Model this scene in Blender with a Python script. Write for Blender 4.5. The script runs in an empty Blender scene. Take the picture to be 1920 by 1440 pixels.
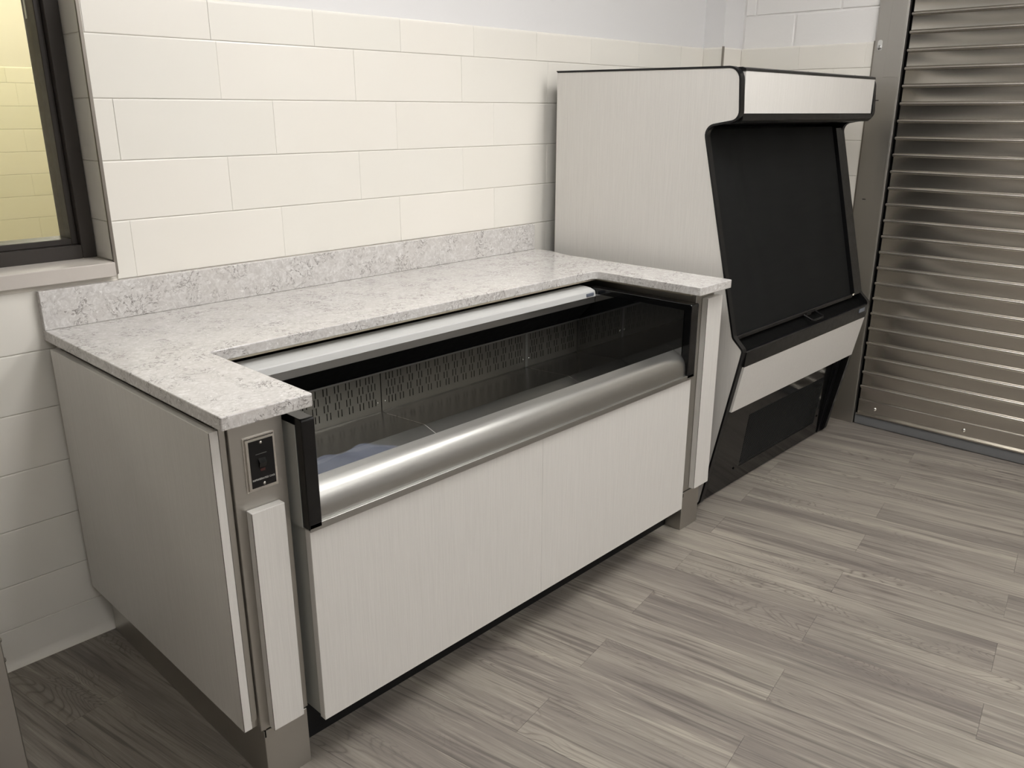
import bpy, bmesh, math, random
from mathutils import Vector, Matrix
random.seed(7)
scene = bpy.context.scene
COL = scene.collection

# ------------------------------------------------------------------ camera, world, exposure
CAM = Vector((-0.4484, -2.2712, 1.4242))
yaw, pitch, roll, fpx = 0.8065, -0.3174, 0.0012, 1555.83
F = Vector((math.sin(yaw)*math.cos(pitch), math.cos(yaw)*math.cos(pitch), math.sin(pitch)))
R0 = Vector((math.cos(yaw), -math.sin(yaw), 0)); U0 = R0.cross(F)
R = R0*math.cos(roll) + U0*math.sin(roll); U = U0*math.cos(roll) - R0*math.sin(roll)
cd = bpy.data.cameras.new('camera'); cam = bpy.data.objects.new('camera', cd); COL.objects.link(cam)
cd.sensor_fit = 'HORIZONTAL'; cd.sensor_width = 36; cd.lens = 36*fpx/1920; cd.clip_start = .02
M = Matrix((R, U, -F)).transposed().to_4x4(); M.translation = CAM
cam.matrix_world = M
scene.camera = cam
w = bpy.data.worlds.new('world'); scene.world = w; w.use_nodes = True
w.node_tree.nodes['Background'].inputs[0].default_value = (.8, .85, 1, 1)
w.node_tree.nodes['Background'].inputs[1].default_value = .05
scene.view_settings.view_transform = 'Standard'; scene.view_settings.look = 'None'
scene.view_settings.exposure = 0.0; scene.view_settings.gamma = 1.0
scene.view_settings.use_curve_mapping = False
LAMP = 14.0            # strength of the ceiling light diffusers
LAMP_BEYOND = 19.0     # in the room behind the window
ZC = 2.75

# ------------------------------------------------------------------ material helpers
def srgb(r, g, b):
    f = lambda c: c/12.92 if c <= .04045 else ((c+.055)/1.055)**2.4
    return (f(r/255), f(g/255), f(b/255), 1)
class NT:
    def __init__(s, name):
        s.m = bpy.data.materials.new(name); s.m.use_nodes = True
        s.t = s.m.node_tree; s.b = s.t.nodes['Principled BSDF']
    def n(s, typ, **kw):
        nd = s.t.nodes.new(typ)
        for k, v in kw.items():
            if k in nd.inputs.keys() if isinstance(k, str) else False: nd.inputs[k].default_value = v
            else: setattr(nd, k, v)
        return nd
    def l(s, a, b): s.t.links.new(a, b)
    def set(s, **kw):
        for k, v in kw.items(): s.b.inputs[k.replace('_', ' ')].default_value = v
    def coord(s, scale=(1, 1, 1), rnd=0.0, rot=(0, 0, 0)):
        tc = s.n('ShaderNodeTexCoord'); mp = s.n('ShaderNodeMapping')
        mp.inputs['Scale'].default_value = scale; mp.inputs['Rotation'].default_value = rot
        if rnd:
            oi = s.n('ShaderNodeObjectInfo'); c = s.n('ShaderNodeVectorMath', operation='SCALE')
            cv = s.n('ShaderNodeCombineXYZ')
            for i in range(3): s.l(oi.outputs['Random'], cv.inputs[i])
            s.l(cv.outputs[0], c.inputs[0]); c.inputs['Scale'].default_value = rnd
            ad = s.n('ShaderNodeVectorMath', operation='ADD')
            s.l(tc.outputs['Object'], ad.inputs[0]); s.l(c.outputs[0], ad.inputs[1]); s.l(ad.outputs[0], mp.inputs[0])
        else: s.l(tc.outputs['Object'], mp.inputs[0])
        return mp.outputs[0]
    def noise(s, vec, scale=1, detail=2, rough=.5, dist=0):
        nd = s.n('ShaderNodeTexNoise'); nd.inputs['Scale'].default_value = scale; nd.inputs['Detail'].default_value = detail
        nd.inputs['Roughness'].default_value = rough; nd.inputs['Distortion'].default_value = dist
        s.l(vec, nd.inputs['Vector']); return nd.outputs[0]
    def ramp(s, fac, stops):
        nd = s.n('ShaderNodeValToRGB'); e = nd.color_ramp.elements
        while len(e) < len(stops): e.new(.5)
        for i, (p, c) in enumerate(stops):
            e[i].position = p; e[i].color = c if not isinstance(c, (int, float)) else (c, c, c, 1)
        s.l(fac, nd.inputs[0]); return nd.outputs[0]
    def mix(s, fac, a, b, mode='MIX'):
        nd = s.n('ShaderNodeMix', data_type='RGBA', blend_type=mode)
        for v, i in ((fac, 0), (a, 6), (b, 7)):
            if isinstance(v, (int, float)): nd.inputs[i].default_value = v
            elif isinstance(v, tuple): nd.inputs[i].default_value = v
            else: s.l(v, nd.inputs[i])
        return nd.outputs[2]
    def math(s, op, a, b=0.0):
        nd = s.n('ShaderNodeMath', operation=op)
        for i, v in enumerate((a, b)):
            if isinstance(v, (int, float)): nd.inputs[i].default_value = v
            else: s.l(v, nd.inputs[i])
        return nd.outputs[0]
    def bump(s, h, strength=.1, dist=.001):
        nd = s.n('ShaderNodeBump'); nd.inputs['Strength'].default_value = strength; nd.inputs['Distance'].default_value = dist
        s.l(h, nd.inputs['Height']); s.l(nd.outputs[0], s.b.inputs['Normal'])

def plain(name, col, rough=.5, metal=0, spec=.5, coat=0):
    t = NT(name); t.set(Base_Color=col, Roughness=rough, Metallic=metal, Specular_IOR_Level=spec, Coat_Weight=coat)
    v = t.noise(t.coord((1, 1, 1)), 45, 3)
    t.l(t.ramp(v, [(.3, max(rough-.04, 0.02)), (.7, min(rough+.04, 1))]), t.b.inputs['Roughness'])
    return t.m
def m_tile(name, c1, c2, rough=.22):
    t = NT(name); oi = t.n('ShaderNodeObjectInfo')
    base = t.mix(oi.outputs['Random'], c1, c2)
    v = t.noise(t.coord((1, 1, 1), 20), 3.5, 2)
    t.l(t.mix(t.ramp(v, [(.3, 0), (.75, .12)]), base, srgb(232, 225, 212)), t.b.inputs['Base Color'])
    t.set(Roughness=rough, Specular_IOR_Level=.45)
    t.bump(t.noise(t.coord((1, 1, 1), 9), 14, 2), .05, .004)
    return t.m
def m_laminate():
    t = NT('white_laminate')
    f1 = t.noise(t.coord((600, 600, 9)), 1, 3, .6); f2 = t.noise(t.coord((120, 120, 2.2)), 1, 2)
    f3 = t.noise(t.coord((90, 90, 700)), 1, 1)
    c = t.ramp(f1, [(.3, srgb(213, 210, 205)), (.66, srgb(222, 219, 214))])
    c = t.mix(t.ramp(f2, [(.35, 0), (.8, .10)]), c, srgb(197, 194, 188))
    c = t.mix(t.ramp(f3, [(.55, 0), (.8, .12)]), c, srgb(236, 234, 230))
    t.l(c, t.b.inputs['Base Color']); t.set(Roughness=.42, Specular_IOR_Level=.4)
    t.bump(f1, .04, .0005); return t.m
def m_steel(name, col, scale, r0=.26, r1=.34, amp=.06):
    t = NT(name); f = t.noise(t.coord(scale), 1, 2, .5); g = t.noise(t.coord((5, 5, 5)), 1, 3)
    dk = tuple(c*(1-amp) for c in col[:3])+(1,)
    t.l(t.mix(f, dk, col), t.b.inputs['Base Color']); t.set(Metallic=1.0)
    rr = t.math('ADD', t.ramp(f, [(.3, r0), (.7, r1)]), t.math('MULTIPLY', g, .05))
    t.l(rr, t.b.inputs['Roughness']); return t.m
def m_quartz():
    t = NT('grey_quartz'); v = t.coord((1, 1, 1))
    n1 = t.noise(v, 62, 5, .62, 1.2); n2 = t.noise(v, 20, 5, .6, 2.2); n3 = t.noise(v, 6, 2); n4 = t.noise(v, 120, 3, .6, .8)
    c = t.ramp(n1, [(.30, srgb(190, 186, 183)), (.5, srgb(206, 203, 200)), (.68, srgb(222, 220, 218))])
    c = t.mix(t.ramp(n4, [(.62, 0), (.69, .8)]), c, srgb(240, 239, 237))
    rid = t.math('ABSOLUTE', t.math('SUBTRACT', n2, .5))
    vein = t.ramp(rid, [(.0, 1), (.010, .7), (.022, 0)])
    msk = t.ramp(t.noise(v, 14, 3, .6, .4), [(.47, 0), (.57, .95)])
    c = t.mix(t.math('MULTIPLY', vein, msk), c, srgb(112, 106, 102))
    c = t.mix(t.ramp(n3, [(.35, 0), (.75, .2)]), c, srgb(204, 197, 190))
    t.l(c, t.b.inputs['Base Color']); t.set(Roughness=.15, Specular_IOR_Level=.5); return t.m
def m_plank():
    t = NT('grey_vinyl_plank')
    n1 = t.noise(t.coord((9, .8, 1), 37), 1, 4, .5, .7)
    n2 = t.noise(t.coord((210, 6, 1), 37), 1, 4, .65, .15)
    n5 = t.noise(t.coord((60, 2.2, 1), 37), 1, 4, .6, .8)
    n3 = t.noise(t.coord((9, 1.5, 1), 61), 1, 2.5, .45, .7)
    ring = t.math('ABSOLUTE', t.math('SINE', t.math('MULTIPLY', n3, 120.0)))
    rl = t.ramp(ring, [(.0, 1), (.3, .35), (.7, 0)])
    rm = t.ramp(t.noise(t.coord((7, 1.6, 1), 83), 1, 2), [(.49, 0), (.62, .75)])
    c = t.ramp(n1, [(.28, srgb(112, 105, 100)), (.48, srgb(136, 129, 121)), (.68, srgb(158, 151, 140))])
    c = t.mix(t.ramp(n5, [(.34, .75), (.48, 0)]), c, srgb(92, 85, 81))
    c = t.mix(t.ramp(n5, [(.58, 0), (.72, .6)]), c, srgb(178, 170, 156))
    c = t.mix(t.ramp(n2, [(.32, .45), (.5, 0)]), c, srgb(108, 101, 96))
    c = t.mix(t.ramp(n2, [(.55, 0), (.75, .3)]), c, srgb(176, 169, 158))
    c = t.mix(t.math('MULTIPLY', rl, rm), c, srgb(96, 88, 83))
    oi = t.n('ShaderNodeObjectInfo')
    hsv = t.n('ShaderNodeHueSaturation'); t.l(c, hsv.inputs['Color'])
    t.l(t.math('ADD', t.math('MULTIPLY', oi.outputs['Random'], .06), 1.0), hsv.inputs['Value'])
    t.l(hsv.outputs[0], t.b.inputs['Base Color']); t.set(Roughness=.42, Specular_IOR_Level=.4)
    t.bump(n2, .06, .0006); return t.m
def m_paint(name, col, rough=.55, scale=140, bs=.12):
    t = NT(name); t.set(Base_Color=col, Roughness=rough, Specular_IOR_Level=.35)
    t.bump(t.noise(t.coord((1, 1, 1)), scale, 4, .6), bs, .002); return t.m
def m_emit(name, col, s):
    t = NT(name); t.set(Base_Color=(.8, .8, .8, 1), Emission_Color=col, Emission_Strength=s)
    t.l(t.mix(t.ramp(t.noise(t.coord((1, 1, 1)), 300, 1), [(.4, 0), (.6, .06)]), col, (1, 1, 1, 1)), t.b.inputs['Emission Color'])
    return t.m
def m_curtain():
    t = NT('black_mesh_curtain')
    f = t.noise(t.coord((30, 900, 900)), 1, 1); g = t.noise(t.coord((5, 5, 40)), 1, 2)
    t.l(t.mix(g, srgb(27, 28, 28), srgb(36, 37, 37)), t.b.inputs['Base Color'])
    t.set(Roughness=.62, Specular_IOR_Level=.35); t.bump(f, .25, .0006); return t.m
def m_glass(name, tint):
    t = NT(name); t.t.nodes.remove(t.b)
    tr = t.n('ShaderNodeBsdfTransparent'); tr.inputs[0].default_value = tint
    gl = t.n('ShaderNodeBsdfGlossy'); gl.inputs['Roughness'].default_value = .01
    fr_ = t.n('ShaderNodeFresnel'); fr_.inputs[0].default_value = 1.4
    mx = t.n('ShaderNodeMixShader'); t.l(fr_.outputs[0], mx.inputs[0]); t.l(tr.outputs[0], mx.inputs[1]); t.l(gl.outputs[0], mx.inputs[2])
    t.l(mx.outputs[0], t.t.nodes['Material Output'].inputs['Surface']); return t.m
def m_film():
    t = NT('bluish_plastic_film'); t.set(Base_Color=srgb(120, 128, 150), Roughness=.4, Alpha=.4, Specular_IOR_Level=.5)
    t.bump(t.noise(t.coord((1, 1, 1)), 30, 3, .6, 1), .4, .004); return t.m

TILE = m_tile('cream_glazed_tile', srgb(239, 235, 227), srgb(235, 232, 224))
TILE_Y = m_tile('light_tinted_tile_beyond', srgb(238, 230, 194), srgb(233, 226, 188))  # same tile, with the yellow cast of light put into its colour
GROUT = m_paint('cream_grout', srgb(232, 227, 217), .8)
WALLP = m_paint('white_wall_paint', srgb(228, 227, 227), .5, 200, .05)
WALLB = m_paint('light_tinted_wall_paint', srgb(226, 218, 188), .6, 200, .05)  # yellow cast of light beyond the window put into the wall colour
CMU = m_paint('white_block_paint', srgb(240, 238, 236), .5, 90, .35)
CEIL = m_paint('white_ceiling', srgb(225, 224, 220), .8, 60, .2)
LAM = m_laminate()
SX = m_steel('brushed_steel_along_x', srgb(174, 173, 169), (3, 700, 700), .30, .38)
SZ = m_steel('brushed_steel_vertical', srgb(188, 185, 179), (700, 700, 3), .32, .42)
SY = plain('brushed_steel_along_y', srgb(206, 201, 193), .27, 1)
SY.node_tree.nodes['Principled BSDF'].inputs['Roughness'].default_value = .27
for l_ in list(SY.node_tree.links):
    if l_.to_socket.name == 'Roughness': SY.node_tree.links.remove(l_)
SYN = NT.__new__(NT); SYN.m = SY; SYN.t = SY.node_tree; SYN.b = SY.node_tree.nodes['Principled BSDF']
SYN.l(SYN.mix(SYN.noise(SYN.coord((1, 3.5, 1)), 1, 2), srgb(196, 191, 183), srgb(212, 208, 200)), SYN.b.inputs['Base Color'])
SDECK = m_steel('shade_toned_deck_steel', srgb(112, 112, 109), (500, 6, 500), .16, .24)  # steel darkened in colour to stand for dark reflections on the deck
SINT = m_steel('shade_toned_well_steel', srgb(150, 147, 140), (3, 500, 500), .28, .36)  # darker copy of the steel, shade inside the well put into colour
CHROME = plain('chrome', srgb(215, 213, 208), .12, 1)
BRASSY = plain('zinc_bolt', srgb(205, 205, 205), .25, 1)
GUARD = m_steel('dark_steel_guard', srgb(150, 144, 136), (500, 500, 3), .3, .4)
QUARTZ = m_quartz()
SILL = m_paint('grey_solid_sill', srgb(200, 193, 186), .4, 90, .05)
PLANK = m_plank()
BLACK = plain('black_satin_plastic', srgb(15, 15, 16), .36, 0, .35)
BLACKG = plain('black_gloss_panel', srgb(12, 12, 13), .11, 0, .4)
BLACKM = plain('black_matte_metal', srgb(20, 20, 21), .5, 0, .3)
VOID = plain('black_interior', srgb(6, 6, 6), .8, 0, .1)
CURT = m_curtain()
BRONZE = plain('dark_bronze_frame', srgb(52, 47, 43), .4)
ALUW = plain('white_satin_rail', srgb(196, 196, 194), .35)
SUBST = m_paint('cream_substrate', srgb(206, 197, 176), .6)
GREYSKIN = plain('pale_grey_case_skin', srgb(176, 176, 170), .45)
VINYL = plain('grey_vinyl_seal', srgb(112, 113, 114), .5)
PANE = m_glass('window_glass', (.97, .97, .92, 1))
SMOKE = plain('smoked_end_glass', srgb(10, 11, 12), .03, 0, 1.0); SMOKE.node_tree.nodes['Principled BSDF'].inputs['IOR'].default_value = 2.2
FILM = m_film()
WHITEP = plain('white_print', srgb(214, 214, 210), .5)
REDP = plain('dull_red_plastic', srgb(70, 32, 28), .4)
BADGE = plain('slate_badge', srgb(104, 110, 122), .3)
LAMPM = m_emit('ceiling_light_diffuser', (1, .985, .965, 1), LAMP)
LAMPB = m_emit('beyond_added_light', (1, .97, .92, 1), LAMP_BEYOND)

# ------------------------------------------------------------------ mesh helpers (all coordinates in metres, world space)
def BM(): return bmesh.new()
def box(bm, x0, x1, y0, y1, z0, z1, bev=0, seg=1):
    r = bmesh.ops.create_cube(bm, size=1)
    vs = r['verts']
    for v in vs:
        v.co = Vector((x0+(v.co.x+.5)*(x1-x0), y0+(v.co.y+.5)*(y1-y0), z0+(v.co.z+.5)*(z1-z0)))
    if bev:
        es = list({e for v in vs for e in v.link_edges})
        bmesh.ops.bevel(bm, geom=es, offset=bev, segments=seg, affect='EDGES', profile=.5)
    return bm
def prism(bm, pts, ax, a, b, bev=0, seg=1):
    """closed polygon pts extruded along axis ax from a to b. ax x: pts=(y,z); y: (x,z); z: (x,y)"""
    def P(p, t):
        return {'x': Vector((t, p[0], p[1])), 'y': Vector((p[0], t, p[1])), 'z': Vector((p[0], p[1], t))}[ax]
    A = [bm.verts.new(P(p, a)) for p in pts]; B = [bm.verts.new(P(p, b)) for p in pts]
    n = len(pts); fs = [bm.faces.new(A), bm.faces.new(list(reversed(B)))]
    for i in range(n): fs.append(bm.faces.new((A[i], B[i], B[(i+1) % n], A[(i+1) % n])))
    bmesh.ops.recalc_face_normals(bm, faces=fs)
    if bev:
        es = list({e for f in fs[:2] for e in f.edges})
        bmesh.ops.bevel(bm, geom=es, offset=bev, segments=seg, affect='EDGES', profile=.5)
    return bm
def strip(bm, pts, ax, a, b, th, closed=False):
    """open profile polyline given thickness th (to its left side), extruded"""
    off = []
    n = len(pts)
    for i in range(n):
        p = Vector(pts[i]); d = Vector((0, 0))
        if i > 0: d += (p-Vector(pts[i-1])).normalized()
        if i < n-1: d += (Vector(pts[i+1])-p).normalized()
        d.normalize(); off.append((p.x-d.y*th, p.y+d.x*th))
    return prism(bm, list(pts)+off[::-1], ax, a, b)
def cyl(bm, c, ax, r, h, seg=16, r2=None):
    m = {'x': Matrix.Rotation(math.pi/2, 4, 'Y'), 'y': Matrix.Rotation(math.pi/2, 4, 'X'), 'z': Matrix.Identity(4)}[ax]
    bmesh.ops.create_cone(bm, cap_ends=True, segments=seg, radius1=r, radius2=r if r2 is None else r2, depth=h, matrix=Matrix.Translation(c) @ m)
    return bm
def dome(bm, c, ax, sgn, r, h):
    r_ = bmesh.ops.create_uvsphere(bm, u_segments=12, v_segments=8, radius=r)
    i = 'xyz'.index(ax)
    for v in r_['verts']:
        v.co[i] = max(v.co[i]*sgn, 0)*sgn*h/r
    bmesh.ops.translate(bm, verts=r_['verts'], vec=c); return bm
def tube(bm, pts, r, seg=8):
    rings = []
    for i, p in enumerate(pts):
        p = Vector(p); d = Vector((0, 0, 0))
        if i > 0: d += (p-Vector(pts[i-1])).normalized()
        if i < len(pts)-1: d += (Vector(pts[i+1])-p).normalized()
        d.normalize(); a = d.cross(Vector((0, 0, 1)))
        if a.length < .1: a = d.cross(Vector((1, 0, 0)))
        a.normalize(); b = d.cross(a)
        rings.append([bm.verts.new(p+(a*math.cos(k*2*math.pi/seg)+b*math.sin(k*2*math.pi/seg))*r) for k in range(seg)])
    for A, B in zip(rings, rings[1:]):
        for k in range(seg): bm.faces.new((A[k], A[(k+1) % seg], B[(k+1) % seg], B[k]))
    bm.faces.new(rings[0]); bm.faces.new(rings[-1][::-1]); bmesh.ops.recalc_face_normals(bm, faces=bm.faces[:]); return bm
def fillet(pts, radii, seg=6):
    out = []; n = len(pts)
    for i in range(n):
        p = Vector(pts[i]); r = radii[i]
        if r <= 0: out.append(tuple(p)); continue
        a = Vector(pts[i-1])-p; b = Vector(pts[(i+1) % n])-p; la, lb = a.length, b.length; a.normalize(); b.normalize()
        ang = a.angle(b); t = min(r/math.tan(ang/2), la*.49, lb*.49); rr = t*math.tan(ang/2)
        c = p+(a+b).normalized()*(rr/math.sin(ang/2)); s = p+a*t; e = p+b*t
        a0 = math.atan2(s.y-c.y, s.x-c.x); a1 = math.atan2(e.y-c.y, e.x-c.x); da = (a1-a0+math.pi) % (2*math.pi)-math.pi
        for k in range(seg+1):
            q = a0+da*k/seg; out.append((c.x+rr*math.cos(q), c.y+rr*math.sin(q)))
    return out
def wloc(o):
    v = Vector((0, 0, 0))
    while o is not None: v += o.location; o = o.parent
    return v
def obj(name, bm, mat, parent=None, smooth=False, label=None):
    """link a world-space bmesh as ONE mesh object, its origin at its base"""
    me = bpy.data.meshes.new(name); 
    cs = [v.co for v in bm.verts]
    lo = Vector((min(c.x for c in cs), min(c.y for c in cs), min(c.z for c in cs))); hi = Vector((max(c.x for c in cs), max(c.y for c in cs), max(c.z for c in cs)))
    org = Vector(((lo.x+hi.x)/2, (lo.y+hi.y)/2, lo.z))
    bmesh.ops.translate(bm, verts=bm.verts[:], vec=-org)
    bm.to_mesh(me); bm.free(); me.materials.append(mat)
    if smooth:
        for p in me.polygons: p.use_smooth = True
        me.set_sharp_from_angle(angle=math.radians(40))
    o = bpy.data.objects.new(name, me); COL.objects.link(o)
    if parent is not None: o.parent = parent; o.location = org-wloc(parent)
    else: o.location = org
    if label: o['label'] = label
    return o
def inst(src_me, name, loc, parent, mat=None):
    o = bpy.data.objects.new(name, src_me); COL.objects.link(o); o.parent = parent
    o.location = Vector(loc)-wloc(parent); return o
def tag(o, label, cat, group=None):
    o['label'] = label; o['category'] = cat
    if group: o['group'] = group
    return o
def thing(name, label, cat, loc, group=None):
    o = bpy.data.objects.new(name, None); COL.objects.link(o); o.location = loc; o.empty_display_size = .1
    return tag(o, label, cat, group)
def struct(name, bm, mat, label=None, smooth=False):
    o = obj(name, bm, mat, None, smooth); o['kind'] = 'structure'
    if label: o['label'] = label
    return o
def sroot(name, loc, label=None):
    o = bpy.data.objects.new(name, None); COL.objects.link(o); o.location = loc; o['kind'] = 'structure'; o.empty_display_size = .1
    if label: o['label'] = label
    return o

# ------------------------------------------------------------------ levels
H = .1524; W = .4556
ZT, Z1, ZB2, ZB1 = 1.711, 1.607, .2356, .1114   # cap top, first joint, cut course, cove base
XW = 3.398                                       # right wall face
XP, YP = 3.23, -.105                             # pilaster
WX0, WX1, WZ0, WZ1 = -1.25, .40, 1.047, 2.10     # window opening in the back wall
XL, YF = -2.2, -4.6                              # rest of the room
TT = .012
# ------------------------------------------------------------------ floor
fl = struct('floor', box(BM(), XL-.1, XW+.3, YF-.1, .3, -.06, -.004), plain('floor_seam', srgb(112, 106, 100), .7))
fl['label'] = 'grey wood-look vinyl plank floor'
TH = math.radians(9.0)
PW, PL = .1524, .9144
pm = BM(); g = .00015
x0, x1, y0, y1 = -PW/2+g, PW/2-g, -PL/2+g, PL/2-g; c = .0002
ft = [pm.verts.new((a, b, 0)) for a, b in ((x0+c, y0+c), (x1-c, y0+c), (x1-c, y1-c), (x0+c, y1-c))]
fb = [pm.verts.new((a, b, -.004)) for a, b in ((x0, y0), (x1, y0), (x1, y1), (x0, y1))]
pm.faces.new(ft)
for i in range(4): pm.faces.new((fb[i], fb[(i+1) % 4], ft[(i+1) % 4], ft[i]))
bmesh.ops.recalc_face_normals(pm, faces=pm.faces[:])
pme = bpy.data.meshes.new('plank'); pm.to_mesh(pme); pm.free(); pme.materials.append(PLANK)
cu, su = math.cos(TH), math.sin(TH)
for r in range(-26, 28):
    uc = .708+PW*(r+.5)
    for k in range(-6, 9):
        vc = (1.703 if r % 2 == 0 else 2.160)+PL*(k+.5)-PL*3
        x = uc*cu+vc*su; y = uc*su-vc*cu
        if XL-.15 < x < XW+.26 and -3.75 < y < .46:
            if x > XW-.1 and y > -.7: continue
            o = inst(pme, 'plank', (x, y, 0), fl); o.rotation_euler.z = TH
# ------------------------------------------------------------------ walls: shells
wb = sroot('wall_back', (1.0, TT, 0), 'back wall of cream glazed tile with white paint above')
def wpart(bm, mat, name='wall_core'): return obj(name, bm, mat, wb)
wpart(box(BM(), XL-.1, WX0, TT*.3, .25, 0, ZT-.012), GROUT, 'grout_bed')
wpart(box(BM(), WX0, WX1+.01, TT*.3, .25, 0, WZ0-.037), GROUT, 'grout_bed')
wpart(box(BM(), WX1+.010, XP+.02, TT*.3, .25, 0, ZT-.012), GROUT, 'grout_bed')
wpart(box(BM(), XL-.1, WX0, .006, .25, ZT-.012, ZC), WALLP, 'painted_wall')
wpart(box(BM(), WX1+.01, XP+.02, .006, .25, ZT-.012, ZC), WALLP, 'painted_wall')
wpart(box(BM(), WX0, WX1+.01, .006, .25, WZ1, ZC), WALLP, 'painted_wall')
# tile meshes (chamfered slab, face towards -y at local y=0, origin at lower left corner)
def tile_mesh(w, h, th=TT-.002, c=.0036, top_round=0):
    bm = BM(); g = .0002; cx = .0008
    a0, a1, b0, b1 = g, w-g, g+.0005, h-g-.0005
    f = [bm.verts.new(p) for p in ((a0+cx, 0, b0+c*.5), (a1-cx, 0, b0+c*.5), (a1-cx, 0, b1-c-top_round), (a0+cx, 0, b1-c-top_round))]
    m_ = [bm.verts.new(p) for p in ((a0, cx, b0), (a1, cx, b0), (a1, cx, b1-top_round), (a0, cx, b1-top_round))]
    k = [bm.verts.new(p) for p in ((a0, th, b0), (a1, th, b0), (a1, th, b1-top_round), (a0, th, b1-top_round))]
    bm.faces.new(f)
    for i in range(4):
        j = (i+1) % 4
        bm.faces.new((m_[i], m_[j], f[j], f[i])); bm.faces.new((k[i], k[j], m_[j], m_[i]))
    if top_round:
        pr = [f[3], f[2]]
        for s in range(1, 5):
            q = s/4*math.pi/2; z = b1-c-top_round+(top_round+c)*math.sin(q); y = (top_round)*(1-math.cos(q))
            nw = [bm.verts.new((a0+cx, y, z)), bm.verts.new((a1-cx, y, z))]
            bm.faces.new((pr[0], pr[1], nw[1], nw[0])); pr = nw
    bmesh.ops.recalc_face_normals(bm, faces=bm.faces[:])
    me = bpy.data.meshes.new('tile'); bm.to_mesh(me); bm.free(); me.materials.append(TILE)
    return me
TM = {}
def tmesh(w, h, tr=0):
    k = (round(w, 4), round(h, 4), tr)
    if k not in TM: TM[k] = tile_mesh(w, h, top_round=tr)
    return TM[k]
def cove_mesh(w):
    bm = BM(); g = .0006; z = ZB1
    pr = [(0, z-.002), (0, .026), (-.0015, .016), (-.005, .008), (-.011, .002), (-.014, 0), (TT-.002, 0), (TT-.002, z-.0006), (.0016, z-.0006)]
    prism(bm, pr, 'x', g, w-g); me = bpy.data.meshes.new('cove_tile'); bm.to_mesh(me); bm.free(); me.materials.append(TILE)
    for p in me.polygons: p.use_smooth = True
    me.set_sharp_from_angle(angle=math.radians(45)); return me
def lay_row(parent, kind, s0, s1, z, h, joint, pitch, place, holes=()):
    """tiles along s between s0 and s1 with a joint at `joint`"""
    k0 = math.floor((s0-joint)/pitch); k1 = math.ceil((s1-joint)/pitch)
    for k in range(k0, k1):
        a = max(joint+k*pitch, s0); b = min(joint+(k+1)*pitch, s1)
        segs = [(a, b)]
        for (h0, h1, hz0, hz1) in holes:
            if z+h > hz0+.002 and z < hz1-.002:
                n = []
                for (p, q) in segs:
                    if q <= h0 or p >= h1: n.append((p, q))
                    else:
                        if p < h0: n.append((p, h0))
                        if q > h1: n.append((h1, q))
                segs = n
        for (p, q) in segs:
            if q-p < .012: continue
            if kind == 'cove': me = COVES.setdefault(round(q-p, 4), None) or cove_mesh(q-p); COVES[round(q-p, 4)] = me
            else: me = tmesh(q-p, h, .006 if kind == 'cap' else 0)
            place(me, p, z, parent, 'cove_tile' if kind == 'cove' else 'tile')
COVES = {}
def place_back(me, s, z, parent, nm): inst(me, nm, (s, random.uniform(-.0005, .0005), z), parent)
JA = .7522; JB = .4552                      # joints of the two alternating courses
HOLE = [(WX0, WX1+.004, WZ0-.0495, WZ1)]
rows = [(Z1-H*(j+1), H, (JA if j % 2 == 0 else JB)) for j in range(9)]
for z, h, jt in rows: lay_row(wb, 'tile', XL+.02, XP, z, h, jt, W, place_back, HOLE)
lay_row(wb, 'tile', XL+.02, XP, ZB1, ZB2-ZB1, JB-.1, W, place_back, HOLE)
lay_row(wb, 'cove', XL+.02, XP, 0, ZB1, JA, W, place_back)
lay_row(wb, 'cap', XL+.02, XP, Z1, ZT-Z1, .739, .3285, place_back, HOLE)
# window reveal tiles on the right jamb (face towards -x)
def place_rev(me, s, z, parent, nm):
    o = inst(me, nm, (WX1+.0, .124-s, z), parent); o.rotation_euler.z = -math.pi/2
wpart(box(BM(), WX1+.004, WX1+.012, .002, .25, WZ0-.03, ZT), GROUT, 'grout_bed')
for z, h, jt in rows[:4]:
    lay_row(wb, 'tile', 0, .124, max(z, WZ0), h-(max(z, WZ0)-z), 0, .5, place_rev)
lay_row(wb, 'cap', 0, .124, Z1, ZT-Z1, 0, .5, place_rev)
# corner guard at the window jamb
struct('trim_1', box(BM(), WX1-.0015, WX1+.0075, -.0035, .004, WZ0-.034, ZT, .0008), GUARD, 'slim dark steel corner strip beside the window')
# pilaster in the corner
pil = sroot('wall_pilaster', ((XP+XW)/2, YP, 0), 'white corner pilaster tiled in cream behind the tall display case')
obj('wall_core', box(BM(), XP+TT*.3, XW+.1, YP+TT*.3, .25, 0, ZT-.012), GROUT, pil)
obj('painted_wall', box(BM(), XP+.006, XW+.1, YP+.006, .25, ZT-.012, ZC), WALLP, pil)
def place_pf(me, s, z, parent, nm): inst(me, nm, (s, YP, z), parent)
def place_pl(me, s, z, parent, nm):
    o = inst(me, nm, (XP, -s, z), parent); o.rotation_euler.z = -math.pi/2
allrows = [(z, h) for z, h, _ in rows]+[(ZB1, ZB2-ZB1)]
for z, h in allrows:
    lay_row(pil, 'tile', XP+.001, XW, z, h, XP+.001, .5, place_pf); lay_row(pil, 'tile', 0, -YP, z, h, 0, .5, place_pl)
lay_row(pil, 'cap', XP+.001, XW, Z1, ZT-Z1, XP+.001, .5, place_pf); lay_row(pil, 'cap', 0, -YP, Z1, ZT-Z1, 0, .5, place_pl)
lay_row(pil, 'cove', XP, XW, 0, ZB1, XP, .5, place_pf)
struct('trim_2', box(BM(), XP-.003, XP+.006, YP-.003, YP+.006, .0, ZT+.002, .0008), GUARD, 'steel corner guard strip on the tiled pilaster')
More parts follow.
